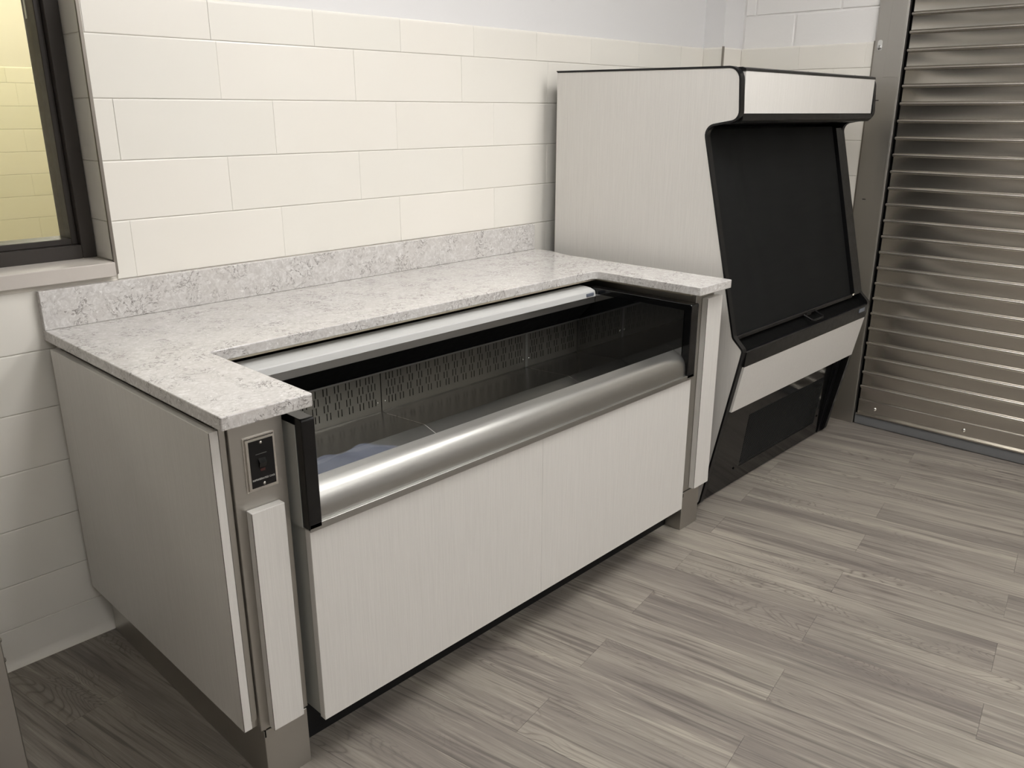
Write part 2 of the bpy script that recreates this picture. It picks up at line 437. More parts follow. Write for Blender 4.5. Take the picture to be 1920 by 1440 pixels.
# right wall: tile below, painted block above
wr = sroot('wall_right', (XW, -.42, 0), 'right wall of cream tile with white painted block above')
YJ = -.742                                        # where the shutter jamb begins
obj('wall_core', box(BM(), XW+TT*.3, XW+.2, YJ, YP+.01, 0, ZT-.012), GROUT, wr)
obj('mortar_bed', box(BM(), XW+.011, XW+.2, YJ, YP+.01, ZT-.012, ZC), CMU, wr)
def place_r(me, s, z, parent, nm):
    o = inst(me, nm, (XW, -s, z), parent); o.rotation_euler.z = -math.pi/2
for i, (z, h, jt) in enumerate(rows): lay_row(wr, 'tile', .105, .742, z, h, (.568 if i % 2 == 0 else .417), W, place_r)
lay_row(wr, 'tile', .105, .742, ZB1, ZB2-ZB1, .568, W, place_r); lay_row(wr, 'cove', .105, .742, 0, ZB1, .4, W, place_r)
lay_row(wr, 'cap', .105, .742, Z1, ZT-Z1, .398, .3048, place_r)
CB = {}
def block_mesh(w, h):
    k = (round(w, 3), round(h, 3))
    if k not in CB:
        bm = BM(); box(bm, 0.0045, w-.0045, 0, .02, .0045, h-.0045, .0035, 2)
        me = bpy.data.meshes.new('block'); bm.to_mesh(me); bm.free(); me.materials.append(CMU); CB[k] = me
    return CB[k]
for ci, z in enumerate((1.646, 1.849, 2.052, 2.255, 2.458, 2.661)):
    jt = .362 if ci % 2 == 0 else .569; hh = min(.203, ZC-z)
    for k in range(-2, 3):
        a = max(jt+k*.4064, .105); b = min(jt+(k+1)*.4064, .742)
        if b-a < .03: continue
        o = inst(block_mesh(b-a, hh if ci else .203-(ZT-.012-z)), 'block', (XW+.005, -a, z if ci else ZT-.012), wr); o.rotation_euler.z = -math.pi/2
struct('trim_3', box(BM(), XW-.004, XW+.006, YJ-.004, YJ+.008, 0, ZT+.002, .0008), GUARD, 'steel edge strip between tile and shutter jamb')
# other sides of the room (behind the camera)
struct('wall_left', box(BM(), XL-.12, XL, YF-.1, .25, 0, ZC), m_paint('grey_wall_paint', srgb(158, 152, 144), .5, 200, .05), 'grey painted wall on the left of the room')  # unseen wall, its grey chosen to cut light bounced from the left
struct('wall_front', box(BM(), XL-.1, XW+.3, YF-.12, YF, 0, ZC), WALLP, 'white painted wall behind the camera')
struct('ceiling', box(BM(), XL-.15, XW+.35, YF-.15, .25, ZC, ZC+.1), CEIL, 'white ceiling')
o = struct('wall_shutter_header', box(BM(), XW+.011, XW+.2, YF, YJ, 2.6, ZC), CMU, 'white wall above the rolling shutter')
o = struct('wall_shutter_side', box(BM(), XW+.011, XW+.2, YF, -3.55, 0, 2.6), CMU, 'white wall beyond the far end of the rolling shutter')

# ------------------------------------------------------------------ window
wn = sroot('window_1', ((WX0+WX1)/2, .13, WZ0), 'dark bronze framed interior window')
FY = .105
def frm(name, x0, x1, z0, z1, ya, yb, bev=.0015, mat=BRONZE): return obj(name, box(BM(), x0, x1, ya, yb, z0, z1, bev), mat, wn)
fr = .036
for nm, a in (('frame', (WX1-fr-.002, WX1-.002, WZ0, WZ1)), ('frame', (WX0, WX0+fr, WZ0, WZ1)), ('frame', (WX0+fr, WX1-fr-.002, WZ0, WZ0+fr)), ('frame', (WX0+fr, WX1-fr-.002, WZ1-fr, WZ1))):
    frm(nm, a[0], a[1], a[2], a[3], FY, FY+.12)
gs = .016
for nm, a in (('glazing_stop', (WX1-fr-.002-gs, WX1-fr-.002, WZ0+fr, WZ1-fr)), ('glazing_stop', (WX0+fr, WX0+fr+gs, WZ0+fr, WZ1-fr)), ('glazing_stop', (WX0+fr+gs, WX1-fr-gs-.002, WZ0+fr, WZ0+fr+gs)), ('glazing_stop', (WX0+fr+gs, WX1-fr-gs-.002, WZ1-fr-gs, WZ1-fr))):
    frm(nm, a[0], a[1], a[2], a[3], FY+.022, FY+.105)
obj('pane', box(BM(), WX0+fr+.004, WX1-fr-.006, FY+.058, FY+.064, WZ0+fr+.004, WZ1-fr-.004), PANE, wn)
obj('label_strip', box(BM(), WX1-fr-gs-.0035, WX1-fr-gs-.0018, FY+.075, FY+.085, 1.645, 1.80), WHITEP, wn)
struct('trim_4', box(BM(), WX0, WX1-.004, -.018, FY+.004, WZ0-.037, WZ0, .002, 2), SILL, 'pale grey stone window sill')
# room beyond the window
TB = {}
wy = sroot('wall_beyond', (1.2, 4.4, 0), 'cream tiled wall of the room seen through the window')
obj('wall_core', box(BM(), -2.4, 3.6, 4.4+TT*.3, 4.6, 0, ZT-.01), GROUT, wy)
obj('painted_wall', box(BM(), -2.4, 3.6, 4.406, 4.6, ZT-.01, ZC), WALLB, wy)
for i, (z, h, jt) in enumerate(rows):
    k = 0
    x = .2+(.15 if i % 2 else 0)
    while x < 2.6:
        bm_me = TB.setdefault(h, None) or tmesh(W, h).copy(); TB[h] = bm_me; bm_me.materials[0] = TILE_Y; o = inst(bm_me, 'tile', (x, 4.4, z), wy); x += W
x = .2
cap_b = tmesh(.3285, ZT-Z1, .006).copy(); cap_b.materials[0] = TILE_Y
while x < 2.6: inst(cap_b, 'tile', (x, 4.4, Z1), wy); x += .3285
struct('floor_beyond', box(BM(), -2.4, 3.6, .25, 4.4, -.06, 0.003), plain('grey_floor_beyond', srgb(120, 114, 106), .5), 'grey floor of the room beyond')
struct('ceiling_beyond', box(BM(), -2.4, 3.6, .25, 4.6, ZC, ZC+.1), CEIL, 'ceiling of the room beyond')
struct('wall_beyond_left', box(BM(), -2.5, -2.4, .25, 4.6, 0, ZC), WALLB, 'left wall of the room beyond')
struct('wall_beyond_right', box(BM(), 3.6, 3.7, .25, 4.6, 0, ZC), WALLB, 'right wall of the room beyond')

# ------------------------------------------------------------------ ceiling lights (troffers)
def troffer(x, y, mat, label, grp, lx=.6, ly=1.2):
    t = thing('ceiling_light', label, 'light', (x, y, ZC), grp)
    f = BM()
    for a in ((-lx/2, lx/2, -ly/2, -ly/2+.02), (-lx/2, lx/2, ly/2-.02, ly/2), (-lx/2, -lx/2+.02, -ly/2+.02, ly/2-.02), (lx/2-.02, lx/2, -ly/2+.02, ly/2-.02)):
        box(f, x+a[0], x+a[1], y+a[2], y+a[3], ZC-.02, ZC)
    obj('frame', f, CEIL, t); obj('diffuser', box(BM(), x-lx/2+.02, x+lx/2-.02, y-ly/2+.02, y+ly/2-.02, ZC-.012, ZC-.002), mat, t)
troffer(2.12, -1.9, LAMPM, 'ceiling light panel near the shutter above the tall case', 'ceiling lights')
troffer(.9, -1.35, LAMPM, 'ceiling light panel above the counter front', 'ceiling lights')
troffer(2.2, -3.9, LAMPM, 'ceiling light panel near the shutter at the far side', 'ceiling lights')
troffer(-.7, -3.7, LAMPM, 'ceiling light panel at the left behind the camera', 'ceiling lights')
troffer(-.7, 2.2, LAMPB, 'added ceiling light panel beside the window in the room beyond', None)  # panel added here to light the window reveal through the glass
troffer(1.5, 3.3, LAMPB, 'added ceiling light panel near the tiled wall in the room beyond', None)  # second panel added to brighten the view through the window

# ------------------------------------------------------------------ rolling shutter
sh = sroot('door_1', (XW, -2.2, 0), 'stainless steel rolling shutter with horizontal ribs')
SP = .0705; SXF = XW+.006; YS0, YS1 = -3.50, -.879
def slat_profile():
    p = [(.001, 0), (.0, -.0005)]
    for k in range(11):
        q = math.pi*k/10; p.append((-.0135*math.sin(q)-.0002, -.0090+.0084*math.cos(q)))
    p += [(.0, -.0184), (.001, -.020), (.001, -SP+.0006)]
    return p
sp = slat_profile()
sb = BM()
prism(sb, sp+[(.006, -SP+.0006), (.006, 0)], 'y', YS0, YS1)
org = Vector((SXF, (YS0+YS1)/2, 0))
for v in sb.verts: v.co.y -= org.y
sme = bpy.data.meshes.new('slat'); sb.to_mesh(sme); sb.free(); sme.materials.append(SY)
for p in sme.polygons: p.use_smooth = True
sme.set_sharp_from_angle(angle=math.radians(35))
kb = BM(); dome(kb, Vector((0, 0, 0)), 'x', -1, .006, .006); cyl(kb, Vector((.001, 0, 0)), 'x', .006, .004, 12)
kme = bpy.data.meshes.new('end_lock'); kb.to_mesh(kme); kb.free(); kme.materials.append(CHROME)
for i in range(-7, 24):
    z = 1.814-SP*i
    s = inst(sme, 'slat', (SXF+random.uniform(-.0004, .0004), org.y, z+.0048), sh)
    e = bpy.data.objects.new('end_lock', kme); COL.objects.link(e); e.parent = s; e.location = (-.006, YS1-org.y-.002, -.0085)
zb = 1.814-SP*24
bar = obj('bottom_bar', prism(BM(), [(SXF, zb+.004), (SXF, .062), (SXF-.020, .058), (SXF-.020, .052), (SXF+.008, .052), (SXF+.008, zb+.005)], 'y', YS0, YS1+.002), SY, sh)
obj('rib', tube(BM(), [(SXF-.001, YS0, zb), (SXF-.001, YS1, zb)], .005), SY, bar)
for y in (-.955, -1.345, -1.9, -2.5):
    b = BM(); dome(b, Vector((SXF-.001, y, .088)), 'x', -1, .008, .006); obj('bolt', b, CHROME, bar, True)
obj('vinyl_seal', prism(BM(), fillet([(SXF-.014, .050), (SXF-.014, .0), (SXF+.01, .0), (SXF+.01, .050)], (.004, .008, 0, 0)), 'y', YS0, YS1+.006), VINYL, sh, True)
# jamb guide
jb = sroot('trim_5', (XW, -.81, 0), 'tall brushed steel shutter guide jamb')
JX = XW-.012
obj('face_plate', box(BM(), JX, JX+.004, -.862, YJ-.004, 0, 2.6, .001), SZ, jb)
obj('return_flange', box(BM(), JX, XW+.012, -.8665, -.862, 0, 2.6, .001), SZ, jb)
obj('side_flange', box(BM(), JX+.001, XW+.01, YJ-.0045, YJ-.001, 0, 2.6), SZ, jb)
obj('guide_slot', box(BM(), XW+.03, XW+.06, -.95, -.80, 0, 2.6), VOID, jb)
obj('upper_guide', box(BM(), JX-.002, JX, -.861, -.796, 1.565, 2.6, .0005), SZ, jb)
b = BM(); cyl(b, Vector((JX-.001, -.765, 1.685)), 'x', .011, .006, 6); dome(b, Vector((JX-.003, -.765, 1.685)), 'x', -1, .009, .005); obj('bolt', b, BRASSY, jb)
obj('bolt_slot', prism(BM(), fillet([(-.775, 1.672), (-.755, 1.672), (-.755, 1.715), (-.775, 1.715)], (.009,)*4), 'x', JX-.0006, JX+.001), WHITEP, jb)
for zz in (1.47, 1.05):
    obj('notch', box(BM(), JX-.0006, JX+.001, -.79, -.775, zz, zz+.003), VOID, jb)
# backing behind the shutter
struct('wall_shutter_back', box(BM(), XW+.10, XW+.2, -3.6, -.80, 0, 2.6), VOID, 'dark space behind the rolling shutter')

# ------------------------------------------------------------------ counter base
CZ1, CZ0 = .8976, .870
PY = -.8655
cb = thing('counter_base', 'steel and white laminate base under the stone counter', 'counter base', (1.1, -.45, 0))
SUBZ = .863
PX0, PX1 = .222, .354          # left post
QX0, QX1 = 1.888, 1.998        # right post
obj('substrate', prism(BM(), [(.225, -.03), (2.0, -.03), (2.0, -.875), (1.835, -.875), (1.835, -.488), (.362, -.488), (.362, -.86), (.225, -.86)], 'z', SUBZ, CZ0-.0005), SUBST, cb)
pl = obj('left_pedestal', box(BM(), .218, PX1-.003, PY+.012, -.03, .16, SUBZ, .001), SZ, cb)
obj('post_face', box(BM(), .237, PX1, PY, PY+.012, .150, SUBZ, .0012), SZ, cb)
obj('post_flange', box(BM(), .2215, .2345, PY+.006, PY+.014, .182, SUBZ, .0008), SZ, cb)
obj('end_panel', box(BM(), .197, .215, -.872, -.045, .176, .856, .0008), LAM, cb, label='white laminate end panel')
obj('face_strip', box(BM(), .2575, .331, -.887, PY-.0005, .153, .672, .0008), LAM, cb, label='white laminate strip on the left post')
EDGE = plain('dark_edge_line', srgb(92, 86, 80), .6)
for x, y, z0, z1 in ((.1965, -.8724, .177, .855), (.2570, -.8875, .154, .671), (1.9225, -.8875, .158, .841)):
    obj('edge_line', box(BM(), x, x+.0011, y, y+.0011, z0, z1), EDGE, cb)
obj('foot', box(BM(), .2435, .3505, PY, -.80, 0, .146, .001), SZ, cb, label='steel foot cover')
obj('kick_plate', box(BM(), .246, .250, PY+.003, -.02, 0, .162), SZ, cb)
b = BM(); box(b, .2445, .2475, PY-.0006, PY+.001, .130, .148); obj('foot_notch', b, VOID, cb)
obj('right_pedestal', box(BM(), QX0+.003, QX1, PY+.012, -.03, .16, SUBZ, .001), SZ, cb)
obj('post_face', box(BM(), QX0, QX1, PY, PY+.012, .150, SUBZ, .0012), SZ, cb)
obj('face_strip', box(BM(), 1.923, 2.0165, -.887, PY-.0005, .157, .842, .0008), LAM, cb, label='white laminate strip on the right post')
obj('foot', box(BM(), 1.8875, 1.994, PY, -.80, 0, .146, .001), SZ, cb, label='steel foot cover')
b = BM(); box(b, 1.891, 1.8935, PY-.0006, PY+.001, .128, .141); obj('foot_notch', b, VOID, cb)
obj('kick_plate', box(BM(), 1.990, 1.994, -.80, -.02, 0, .162), SZ, cb)
obj('back_panel', box(BM(), .25, 1.99, -.03, -.022, .02, SUBZ), SZ, cb)

# ------------------------------------------------------------------ countertop
ct = thing('countertop', 'u-shaped pale grey quartz countertop with low backsplash', 'countertop', (1.1, -.45, CZ0))
cx0, cx1, cf, ci_, cb_ = .2003, 2.0122, -.9188, -.4973, -.003
lx, rx = .3952, 1.8203
pts = [(cx0, cb_), (2.06, cb_), (2.06, -.06), (cx1+.045, -.06), (cx1+.045, -.4), (cx1, -.45), (cx1, cf), (rx, cf), (rx, ci_), (lx, ci_), (lx, cf), (cx0, cf)]
pts = [(cx0, cb_), (cx1+.030, cb_), (cx1+.030, -.10), (cx1, -.20), (cx1, cf), (rx, cf), (rx, ci_), (lx, ci_), (lx, cf), (cx0, cf)]
rad = (0, 0, 0, 0, .004, .004, .022, .004, .004, .004)
obj('slab', prism(BM(), fillet(pts, rad, 5), 'z', CZ0, CZ1, .0022, 2), QUARTZ, ct)
obj('backsplash', box(BM(), cx0, 2.0288, -.0225, -.002, CZ1+.0002, .9976, .0018, 2), QUARTZ, ct)

# ------------------------------------------------------------------ switch plate
sw = thing('switch_plate', 'black and steel switch plate lettered refrigerated case on the left post', 'switch', (.298, PY, .708))
sx0, sx1, sz0, sz1 = .2635, .3325, .7075, .8225
b = BM(); box(b, sx0, sx1, PY-.006, PY, sz0, sz1)
fe = [e for e in b.edges if all(v.co.y < PY-.003 for v in e.verts)]
bmesh.ops.bevel(b, geom=fe, offset=.004, segments=3, affect='EDGES')
pt = obj('plate', b, CHROME, sw)
ins = obj('insert', box(BM(), sx0+.0095, sx1-.0065, PY-.0068, PY-.004, sz0+.008, sz1-.0085, .0004), BLACK, sw)
tg = obj('toggle', prism(BM(), [(PY-.0066, .776), (PY-.0125, .767), (PY-.0085, .757), (PY-.0066, .755)], 'x', .291, .306), BLACKG, sw)
obj('toggle_mark', box(BM(), .2935, .3035, PY-.0078, PY-.0064, .7485, .7535), REDP, sw)
obj('printed_line', box(BM(), .286, .310, PY-.0072, PY-.0066, .7845, .7858), plain('grey_print', srgb(96, 96, 94), .5), sw)
for z in (.8085, .7215):
    b = BM(); dome(b, Vector((.2995, PY-.0066, z)), 'y', -1, .0036, .0028); s_ = obj('screw', b, CHROME, sw, True)
def text_mesh(txt, size, mat, parent, name, cx, cy, cz, width):
    cu_ = bpy.data.curves.new('t', 'FONT'); cu_.body = txt; cu_.size = size; cu_.align_x = 'CENTER'; cu_.extrude = .00015
    to = bpy.data.objects.new('t', cu_); COL.objects.link(to); bpy.context.view_layer.update()
    me = bpy.data.meshes.new_from_object(to.evaluated_get(bpy.context.evaluated_depsgraph_get()))
    COL.objects.unlink(to); bpy.data.objects.remove(to)
    xs = [v.co.x for v in me.vertices]; s = width/(max(xs)-min(xs))
    for v in me.vertices: v.co = Vector((v.co.x*s, -v.co.z, v.co.y*s))
    me.materials.clear(); me.materials.append(mat)
    o = bpy.data.objects.new(name, me); COL.objects.link(o); o.parent = parent; o.location = Vector((cx, cy, cz))-wloc(parent); return o
text_mesh('REFRIGERATED CASE', .006, WHITEP, ins, 'lettering', .2992, PY-.0070, .7305, .0485)

# ------------------------------------------------------------------ drop-in refrigerated case
rc = thing('refrigerated_case', 'open drop-in refrigerated display case with steel well in counter', 'display case', (1.1, -.7, 0))
EX0, EX1, EX2, EX3 = .368, .399, 1.788, 1.829     # outer/inner faces of the two ends
fy = -.905
obj('body', box(BM(), .376, 1.822, -.862, -.06, .125, .545), GREYSKIN, rc)
for x0, x1 in ((.374, .392), (1.806, 1.824)): obj('body_side', box(BM(), x0, x1, -.884, -.45, .125, .60, .001), GREYSKIN, rc)
SEAM = 1.097
obj('front_panel', box(BM(), .372, SEAM-.0001, fy, fy+.019, .122, .597, .0008), LAM, rc, label='white laminate front panel')
obj('front_panel', box(BM(), SEAM+.0001, 1.823, fy, fy+.019, .122, .597, .0008), LAM, rc, label='white laminate front panel')
obj('toe_kick', box(BM(), .376, 1.886, -.80, -.785, 0, .13), BLACKM, rc)
# stainless lip
lip = [(-.853, .560), (-.853, .689), (-.868, .6835), (-.880, .678), (-.889, .671), (-.896, .661), (-.901, .648), (-.903, .632), (-.903, .613), (-.9105, .612), (-.9105, .597), (-.9085, .597), (-.9085, .6095), (-.900, .6095)]
lp = lip+[(-.899, .648), (-.894, .660), (-.887, .669), (-.879, .675), (-.867, .6805), (-.856, .685), (-.856, .560)]
obj('sill_lip', prism(BM(), lp, 'x', EX1-.004, EX2+.004), SX, rc, True, label='brushed steel front lip')
obj('trim_strip', box(BM(), .370, 1.826, -.912, -.9085, .5965, .6125, .0006), SX, rc)
# ends
def end(x0, x1, outer):
    ix0, ix1 = (x0+.006, x1) if outer < 0 else (x0, x1-.006)
    st = obj('end_frame', prism(BM(), fillet([(-.912, .601), (-.885, .601), (-.885, .825), (-.50, .825), (-.50, .846), (-.912, .846)], (.003, 0, .004, 0, 0, .006)), 'x', x0, x1, .0015), BLACKG, rc, label='black end frame')
    obj('end_glass', box(BM(), (x0+x1)/2-.004, (x0+x1)/2+.004, -.886, -.46, .53, .826), SMOKE, rc, label='smoked end glass')
    return st
end(EX0, EX1, -1); end(EX2, EX3, 1)
obj('end_skin', box(BM(), .3665, .3685, -.888, -.47, .60, .829), GREYSKIN, rc)
# inner glass linings make the well ends read as dark mirrors
obj('end_lining', box(BM(), EX2-.002, EX2+.0005, -.885, -.44, .54, .826), SMOKE, rc)
obj('end_lining', box(BM(), EX1-.0005, EX1+.002, -.885, -.44, .54, .826), SMOKE, rc)
# top rail, steel band, dark air outlet
rl = obj('top_rail', prism(BM(), fillet([(-.480, .8475), (-.505, .8455), (-.526, .838), (-.530, .819), (-.46, .819), (-.46, .8475)], (0, .006, .006, 0, 0, 0)), 'x', EX1+.002, EX2-.003), ALUW, rc, True, label='white top rail')
bd = obj('badge', box(BM(), 1.735, 1.775, -.5315, -.5265, .8215, .8335, .002), BADGE, rl)
obj('badge_mark', prism(BM(), [(1.740, .824), (1.748, .824), (1.7465, .831)], 'y', -.5322, -.5310), WHITEP, bd) if False else None
obj('steel_band', box(BM(), EX1+.002, EX2-.003, -.5275, -.470, .7965, .8185, .001), SX, rc)
obj('air_outlet', prism(BM(), [(-.522, .7965), (-.455, .726), (-.445, .726), (-.445, .7965)], 'x', EX1+.002, EX2-.003), VOID, rc, label='black air outlet')
obj('outlet_lip', prism(BM(), [(-.462, .7275), (-.448, .7275), (-.448, .7235), (-.462, .7235)], 'x', EX1+.002, EX2-.003), SX, rc)
# perforated back panels with real slots
def slot_panel(x0, x1, z0, z1, y):
    xs = {x0, x1}; zs = {z0, z1}; slots = []
    rh, rg = .0205, .0032; n = 4; zt = z1-.006
    lefts = []
    wgrp = .0355; x = x0+.016; first = True
    groups = []
    inner = x1-x0-.032
    ng = max(2, int(inner/wgrp)); pit = inner/ng
    for k in range(ng):
        trip = k == 0 or k == ng-1
        groups.append((x0+.016+pit*(k+.5), 3 if trip else 2))
    for r in range(n):
        za = zt-r*(rh+rg)-rh; zb_ = za+rh; zs |= {round(za, 5), round(zb_, 5)}
        for gx, cnt in groups:
            for q in range(cnt):
                a = gx+(q-(cnt-1)/2)*.0118+(.0036 if r % 2 else -.0036)-.0014; bb = a+.0028
                a, bb = round(a, 5), round(bb, 5); xs |= {a, bb}; slots.append((a, bb, round(za, 5), round(zb_, 5)))
    xs = sorted(xs); zs = sorted(zs); sl = {}
    for s in slots: sl.setdefault((s[2], s[3]), []).append((s[0], s[1]))
    bm = BM(); V = {}
    def vv(a, b_):
        if (a, b_) not in V: V[(a, b_)] = bm.verts.new((a, y, b_))
        return V[(a, b_)]
    for j in range(len(zs)-1):
        row = sl.get((zs[j], zs[j+1]), [])
        for i in range(len(xs)-1):
            mid = (xs[i]+xs[i+1])/2
            if any(p < mid < q for p, q in row): continue
            bm.faces.new((vv(xs[i], zs[j]), vv(xs[i+1], zs[j]), vv(xs[i+1], zs[j+1]), vv(xs[i], zs[j+1])))
    r = bmesh.ops.extrude_face_region(bm, geom=bm.faces[:])
    bmesh.ops.translate(bm, verts=[g_ for g_ in r['geom'] if isinstance(g_, bmesh.types.BMVert)], vec=(0, .0012, 0))
    bmesh.ops.recalc_face_normals(bm, faces=bm.faces[:])
    return bm
YB = -.452
secs = [(EX1+.003, .9085), (.9115, 1.515), (1.519, EX2-.003)]
for a, b_ in secs:
    p = obj('slotted_panel', slot_panel(a, b_, .603, .7235, YB), SINT, rc, label='steel back panel with rows of slots')
for x in (.897, .923, 1.503, 1.531):
    b = BM(); dome(b, Vector((x, YB, .634)), 'y', -1, .0028, .002); obj('screw', b, CHROME, rc, True)
obj('shelf_standard', box(BM(), 1.511, 1.523, YB-.003, YB-.0006, .606, .722, .0006), SX, rc)
obj('plenum', box(BM(), EX1, EX2, -.443, -.436, .55, .80), VOID, rc)
# deck pans
for a, b_ in ((EX1+.003, .9085), (.910, 1.515), (1.5165, EX2-.003)):
    obj('deck_pan', strip(BM(), [(-.451, .602), (-.462, .6005), (-.640, .611), (-.705, .592), (-.853, .562)], 'x', a, b_, -.004), SDECK, rc, label='steel deck pan')
for x in (.9092, 1.5157):
    obj('deck_seam', strip(BM(), [(-.475, .6025), (-.640, .6125), (-.705, .5935), (-.853, .5635)], 'x', x-.0012, x+.0012, -.003), CHROME, rc)
obj('well_floor', box(BM(), EX1, EX2, -.853, -.445, .545, .555), BLACKM, rc)

# crumpled protective film in the well
fb_ = BM(); N, MM = 26, 16; grid = []
rf = random.Random(3)
for j in range(MM+1):
    row = []
    for i in range(N+1):
        u, v = i/N, j/MM
        x = .415+.40*u; yb = -.845+.20*v*(1-(2*u-1.05)**4*.75)
        ys = yb; zz = .5645+(-.853-ys)*-.205 if ys < -.705 else .594+(-.705-ys)*-.29
        zz += .006+.010*abs(math.sin(u*9+v*4))*(.4+.6*math.sin(v*3.1)) + .005*math.sin(u*23+v*11)
        row.append(fb_.verts.new((x, ys, zz)))
    grid.append(row)
for j in range(MM):
    for i in range(N): fb_.faces.new((grid[j][i], grid[j][i+1], grid[j+1][i+1], grid[j+1][i]))
fo = obj('plastic_film', fb_, FILM, None, True)
tag(fo, 'crumpled bluish clear plastic film lying in the steel case', 'plastic film')

# ------------------------------------------------------------------ tall open merchandiser
mc = thing('merchandiser_case', 'tall white and black open display case with closed black night curtain', 'display case', (2.64, -.45, 0))
MX0, MX1 = 2.092, 3.19; PT = .021
prof = [(-.068, .02), (-.068, 1.570), (-.845, 1.564), (-.858, 1.396), (-.730, 1.374), (-.900, .680), (-.942, .640), (-.936, .605), (-.818, .004), (-.10, .004)]
prad = (.0, 0, .045, .035, .03, .02, .02, .02, .03, .01)
pf = fillet(prof, prad, 7)
def inset(pts, d):
    n = len(pts); out = []
    ar = sum(pts[i][0]*pts[(i+1) % n][1]-pts[(i+1) % n][0]*pts[i][1] for i in range(n)); sg = 1 if ar > 0 else -1
    for i in range(n):
        p = Vector(pts[i]); a = (p-Vector(pts[i-1])); b = (Vector(pts[(i+1) % n])-p)
        a = a.normalized() if a.length > 1e-6 else b.normalized(); b = b.normalized() if b.length > 1e-6 else a
        n1 = Vector((-a.y, a.x))*sg; n2 = Vector((-b.y, b.x))*sg; m_ = n1+n2
        m_ = m_.normalized() if m_.length > 1e-6 else n1
        k = d/max(m_.dot(n1), .4); out.append((p.x+m_.x*k, p.y+m_.y*k))
    return out
for nm, x0, x1, s in (('side_panel', MX0, MX0+PT, -1), ('side_panel', MX1-PT, MX1, 1)):
    sp_ = obj(nm, prism(BM(), inset(pf, .004), 'x', x0, x1, .0008), LAM, mc, label='white laminate side panel')
    # black edge bumper round the profile, a ring slightly proud of the panel
    inn, out = inset(pf, .007), pf
    b = BM(); n = len(pf); xa, xb = (x0-.0015, x1+.001) if s < 0 else (x0-.001, x1+.0015)
    vs = {}
    for i in range(n):
        vs[i] = [b.verts.new((xa, *inn[i])), b.verts.new((xa, *out[i])), b.verts.new((xb, *out[i])), b.verts.new((xb, *inn[i]))]
    for i in range(n):
        # only front, top and bottom edges carry the bumper
        if i == 0: continue
        A, B_ = vs[i], vs[(i+1) % n]
        for k in range(4): b.faces.new((A[k], A[(k+1) % 4], B_[(k+1) % 4], B_[k]))
    bmesh.ops.recalc_face_normals(b, faces=b.faces[:])
    obj('edge_bumper', b, BLACK, sp_, True)
ix0, ix1 = MX0+PT, MX1-PT
for xa, xb in ((ix0+.0003, ix0+.0015), (ix1-.0015, ix1-.0003)): obj('side_liner', prism(BM(), inset(pf, .006), 'x', xa, xb), BLACK, mc)
obj('cabinet_body', prism(BM(), [(-.075, .03), (-.075, 1.55), (-.62, 1.55), (-.62, 1.30), (-.74, .60), (-.74, .03)], 'x', ix0, ix1), BLACKM, mc)
obj('canopy_panel', box(BM(), ix0+.004, ix1-.004, -.850, -.835, 1.418, 1.549, .0008), LAM, mc, label='white laminate canopy front')
# tilt canopy panel follows the side (upper edge slightly back)
obj('canopy_frame', prism(BM(), [(-.8515, 1.5495), (-.8495, 1.557), (-.835, 1.561), (-.60, 1.561), (-.60, 1.552), (-.832, 1.552), (-.8345, 1.5495)], 'x', ix0, ix1), BLACK, mc)
obj('canopy_frame', prism(BM(), fillet([(-.853, 1.417), (-.853, 1.398), (-.84, 1.388), (-.62, 1.372), (-.62, 1.385), (-.836, 1.402), (-.836, 1.417)], (0, .008, 0, 0, 0, 0, 0)), 'x', ix0, ix1), BLACK, mc)
obj('top_sheet', box(BM(), ix0, ix1, -.60, -.075, 1.550, 1.560), SX, mc)
for x in (2.18, 2.66, 3.08):
    b = BM(); dome(b, Vector((x, -.80, 1.560)), 'z', 1, .006, .005); obj('screw', b, BLACKM, mc, True)
# night curtain
cb2 = BM(); NX, NZ = 64, 24; gr = []
cx_a, cx_b = ix0+.006, ix1-.070
for j in range(NZ+1):
    t = j/NZ; row = []
    for i in range(NX+1):
        u = i/NX; fold = (.004*math.exp(-((u-.10-.10*t)/.035)**2)-.003*math.exp(-((u-.17-.12*t)/.03)**2)+.0015*math.sin(u*21+t*2))*(.25+.75*math.sin(math.pi*min(1, t*1.02+.1)))
        row.append(cb2.verts.new((cx_a+(cx_b-cx_a)*u, -.722-.168*t-fold, 1.366-.690*t)))
    gr.append(row)
for j in range(NZ):
    for i in range(NX): cb2.faces.new((gr[j][i], gr[j+1][i], gr[j+1][i+1], gr[j][i+1]))
bmesh.ops.solidify(cb2, geom=cb2.faces[:], thickness=.0015)
cu2 = obj('night_curtain', cb2, CURT, mc, True, label='black mesh night curtain pulled down')
obj('pull_bar', box(BM(), cx_a, cx_b+.004, -.898, -.886, .664, .679, .002), BLACK, cu2)
b = BM(); tube(b, [(2.640, -.893, .668), (2.640, -.930, .652), (2.652, -.936, .649), (2.728, -.936, .649), (2.740, -.930, .652), (2.740, -.893, .668)], .004); box(b, 2.655, 2.70, -.9, -.893, .660, .672)
obj('pull_handle', b, BLACK, cu2, True)
# side channel on the right of the curtain
obj('side_channel', prism(BM(), [(-.735, 1.36), (-.903, .675), (-.86, .675), (-.69, 1.36)], 'x', ix1-.058, ix1-.002), BLACK, mc)
obj('channel_clip', box(BM(), 3.085, 3.10, -.905, -.90, .676, .684), CHROME, mc)
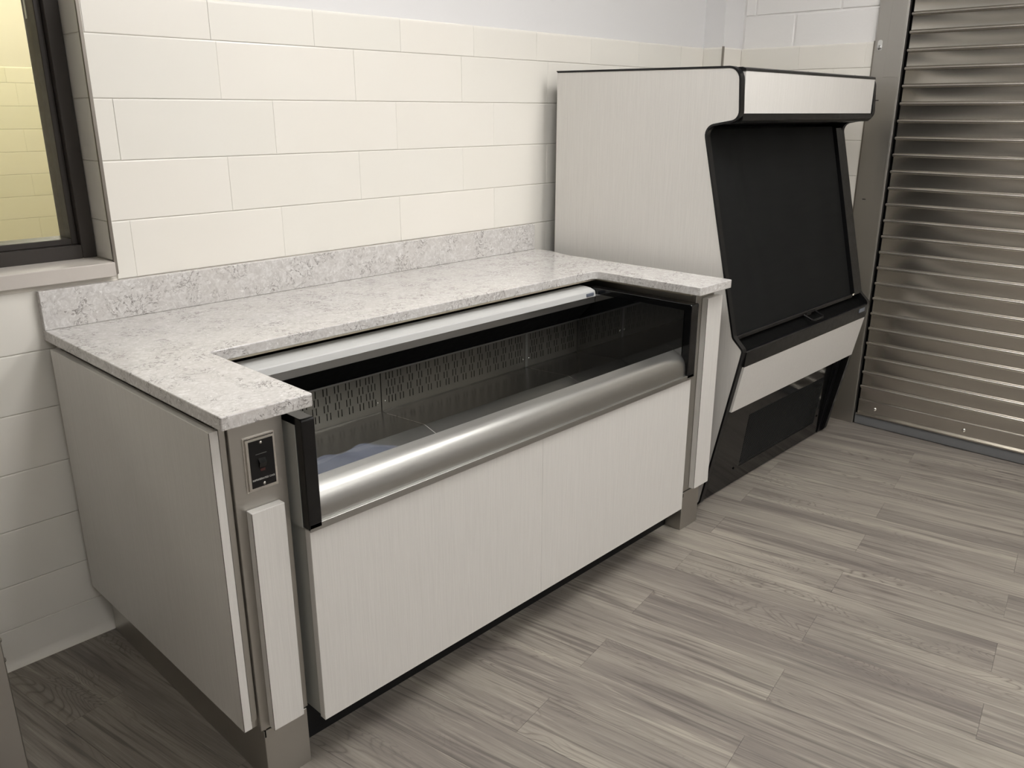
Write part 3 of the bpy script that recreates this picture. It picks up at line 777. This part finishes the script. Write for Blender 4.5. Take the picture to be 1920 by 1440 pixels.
# ledge, bumper, lower front
obj('ledge', prism(BM(), [(-.870, .664), (-.928, .628), (-.928, .618), (-.86, .618)], 'x', ix0, ix1), VOID, mc)
obj('front_bumper', prism(BM(), fillet([(-.928, .632), (-.942, .632), (-.938, .575), (-.925, .575)], (.002, .005, 0, 0)), 'x', ix0+.002, ix1-.002), BLACK, mc)
obj('badge', box(BM(), 3.085, 3.14, -.9435, -.9385, .606, .622, .001), BADGE, mc)
obj('lower_panel', prism(BM(), [(-.938, .574), (-.904, .398), (-.890, .398), (-.924, .574)], 'x', ix0+.003, ix1-.006), LAM, mc, label='white laminate lower front panel')
# base panel with grille: plane y=-.80-.113 z
def bp_(z, d=0): return -.80-.113*z+d
GX0, GX1, GZ0, GZ1 = 2.392, 3.069, .072, .300
b = BM()
for x0, x1, z0, z1 in ((ix0+.002, GX0, .006, .395), (GX1, ix1-.035, .006, .395), (GX0, GX1, .006, GZ0), (GX0, GX1, GZ1, .395)):
    prism(b, [(bp_(z0), z0), (bp_(z1), z1), (bp_(z1, .003), z1), (bp_(z0, .003), z0)], 'x', x0, x1)
obj('base_panel', b, BLACKG, mc, label='glossy black lower panel')
b = BM(); px_ = .0105; k = 0
x = GX0+px_
while x < GX1:
    z0, z1 = GZ0, GZ1; y0, y1 = bp_(z0), bp_(z1)
    vs_ = [b.verts.new(p) for p in ((x-.0022, y0, z0), (x+.0022, y0, z0), (x+.0022, y1, z1), (x-.0022, y1, z1))]; b.faces.new(vs_); x += px_
z = GZ0+.0075
while z < GZ1:
    vs_ = [b.verts.new(p) for p in ((GX0, bp_(z-.0016), z-.0016), (GX1, bp_(z-.0016), z-.0016), (GX1, bp_(z+.0016), z+.0016), (GX0, bp_(z+.0016), z+.0016))]; b.faces.new(vs_); z += .0075
bmesh.ops.solidify(b, geom=b.faces[:], thickness=.0012)
go = obj('grille', b, plain('charcoal_grille', srgb(62, 64, 65), .4), mc, label='fine black ventilation grille'); go['kind'] = 'stuff'
obj('grille_back', box(BM(), GX0-.01, GX1+.01, -.782, -.778, GZ0-.01, GZ1+.01), VOID, mc)
for x, z in ((2.349, .078), (3.088, .103)):
    b = BM(); cyl(b, Vector((x, bp_(z)-.0005, z)), 'y', .005, .003, 12); obj('latch', b, VOID, mc)
for x0, x1 in ((ix1-.034, ix1-.019), (ix1-.016, ix1-.001)):
    obj('corner_post', prism(BM(), [(bp_(.006, -.004), .006), (bp_(.395, -.018), .395), (bp_(.395, .02), .395), (bp_(.006, .02), .006)], 'x', x0, x1), BLACK, mc)

# ------------------------------------------------------------------ steel cabinet at the lower left edge
kx, ky, kz = -.142, -.60, .446
kc = thing('steel_cabinet', 'low stainless steel cabinet cut off at the lower left edge', 'cabinet', (kx-.2, ky+.25, 0))
obj('body', box(BM(), kx-.45, kx, ky, -.03, .02, kz, .002), SZ, kc)
obj('top', box(BM(), kx-.45, kx-.001, ky+.002, -.03, kz+.0005, kz+.010, .002), SX, kc)
for z in (kz-.006, kz-.052):
    b = BM(); dome(b, Vector((kx-.0005, ky+.012, z)), 'x', 1, .006, .005); obj('screw', b, CHROME, kc, True)
for x, y in ((-.42, .03), (-.42, .52), (-.03, .03), (-.03, .52)):
    b = BM(); cyl(b, Vector((kx+x, ky+y, .01)), 'z', .012, .02); obj('foot', b, BLACKM, kc)
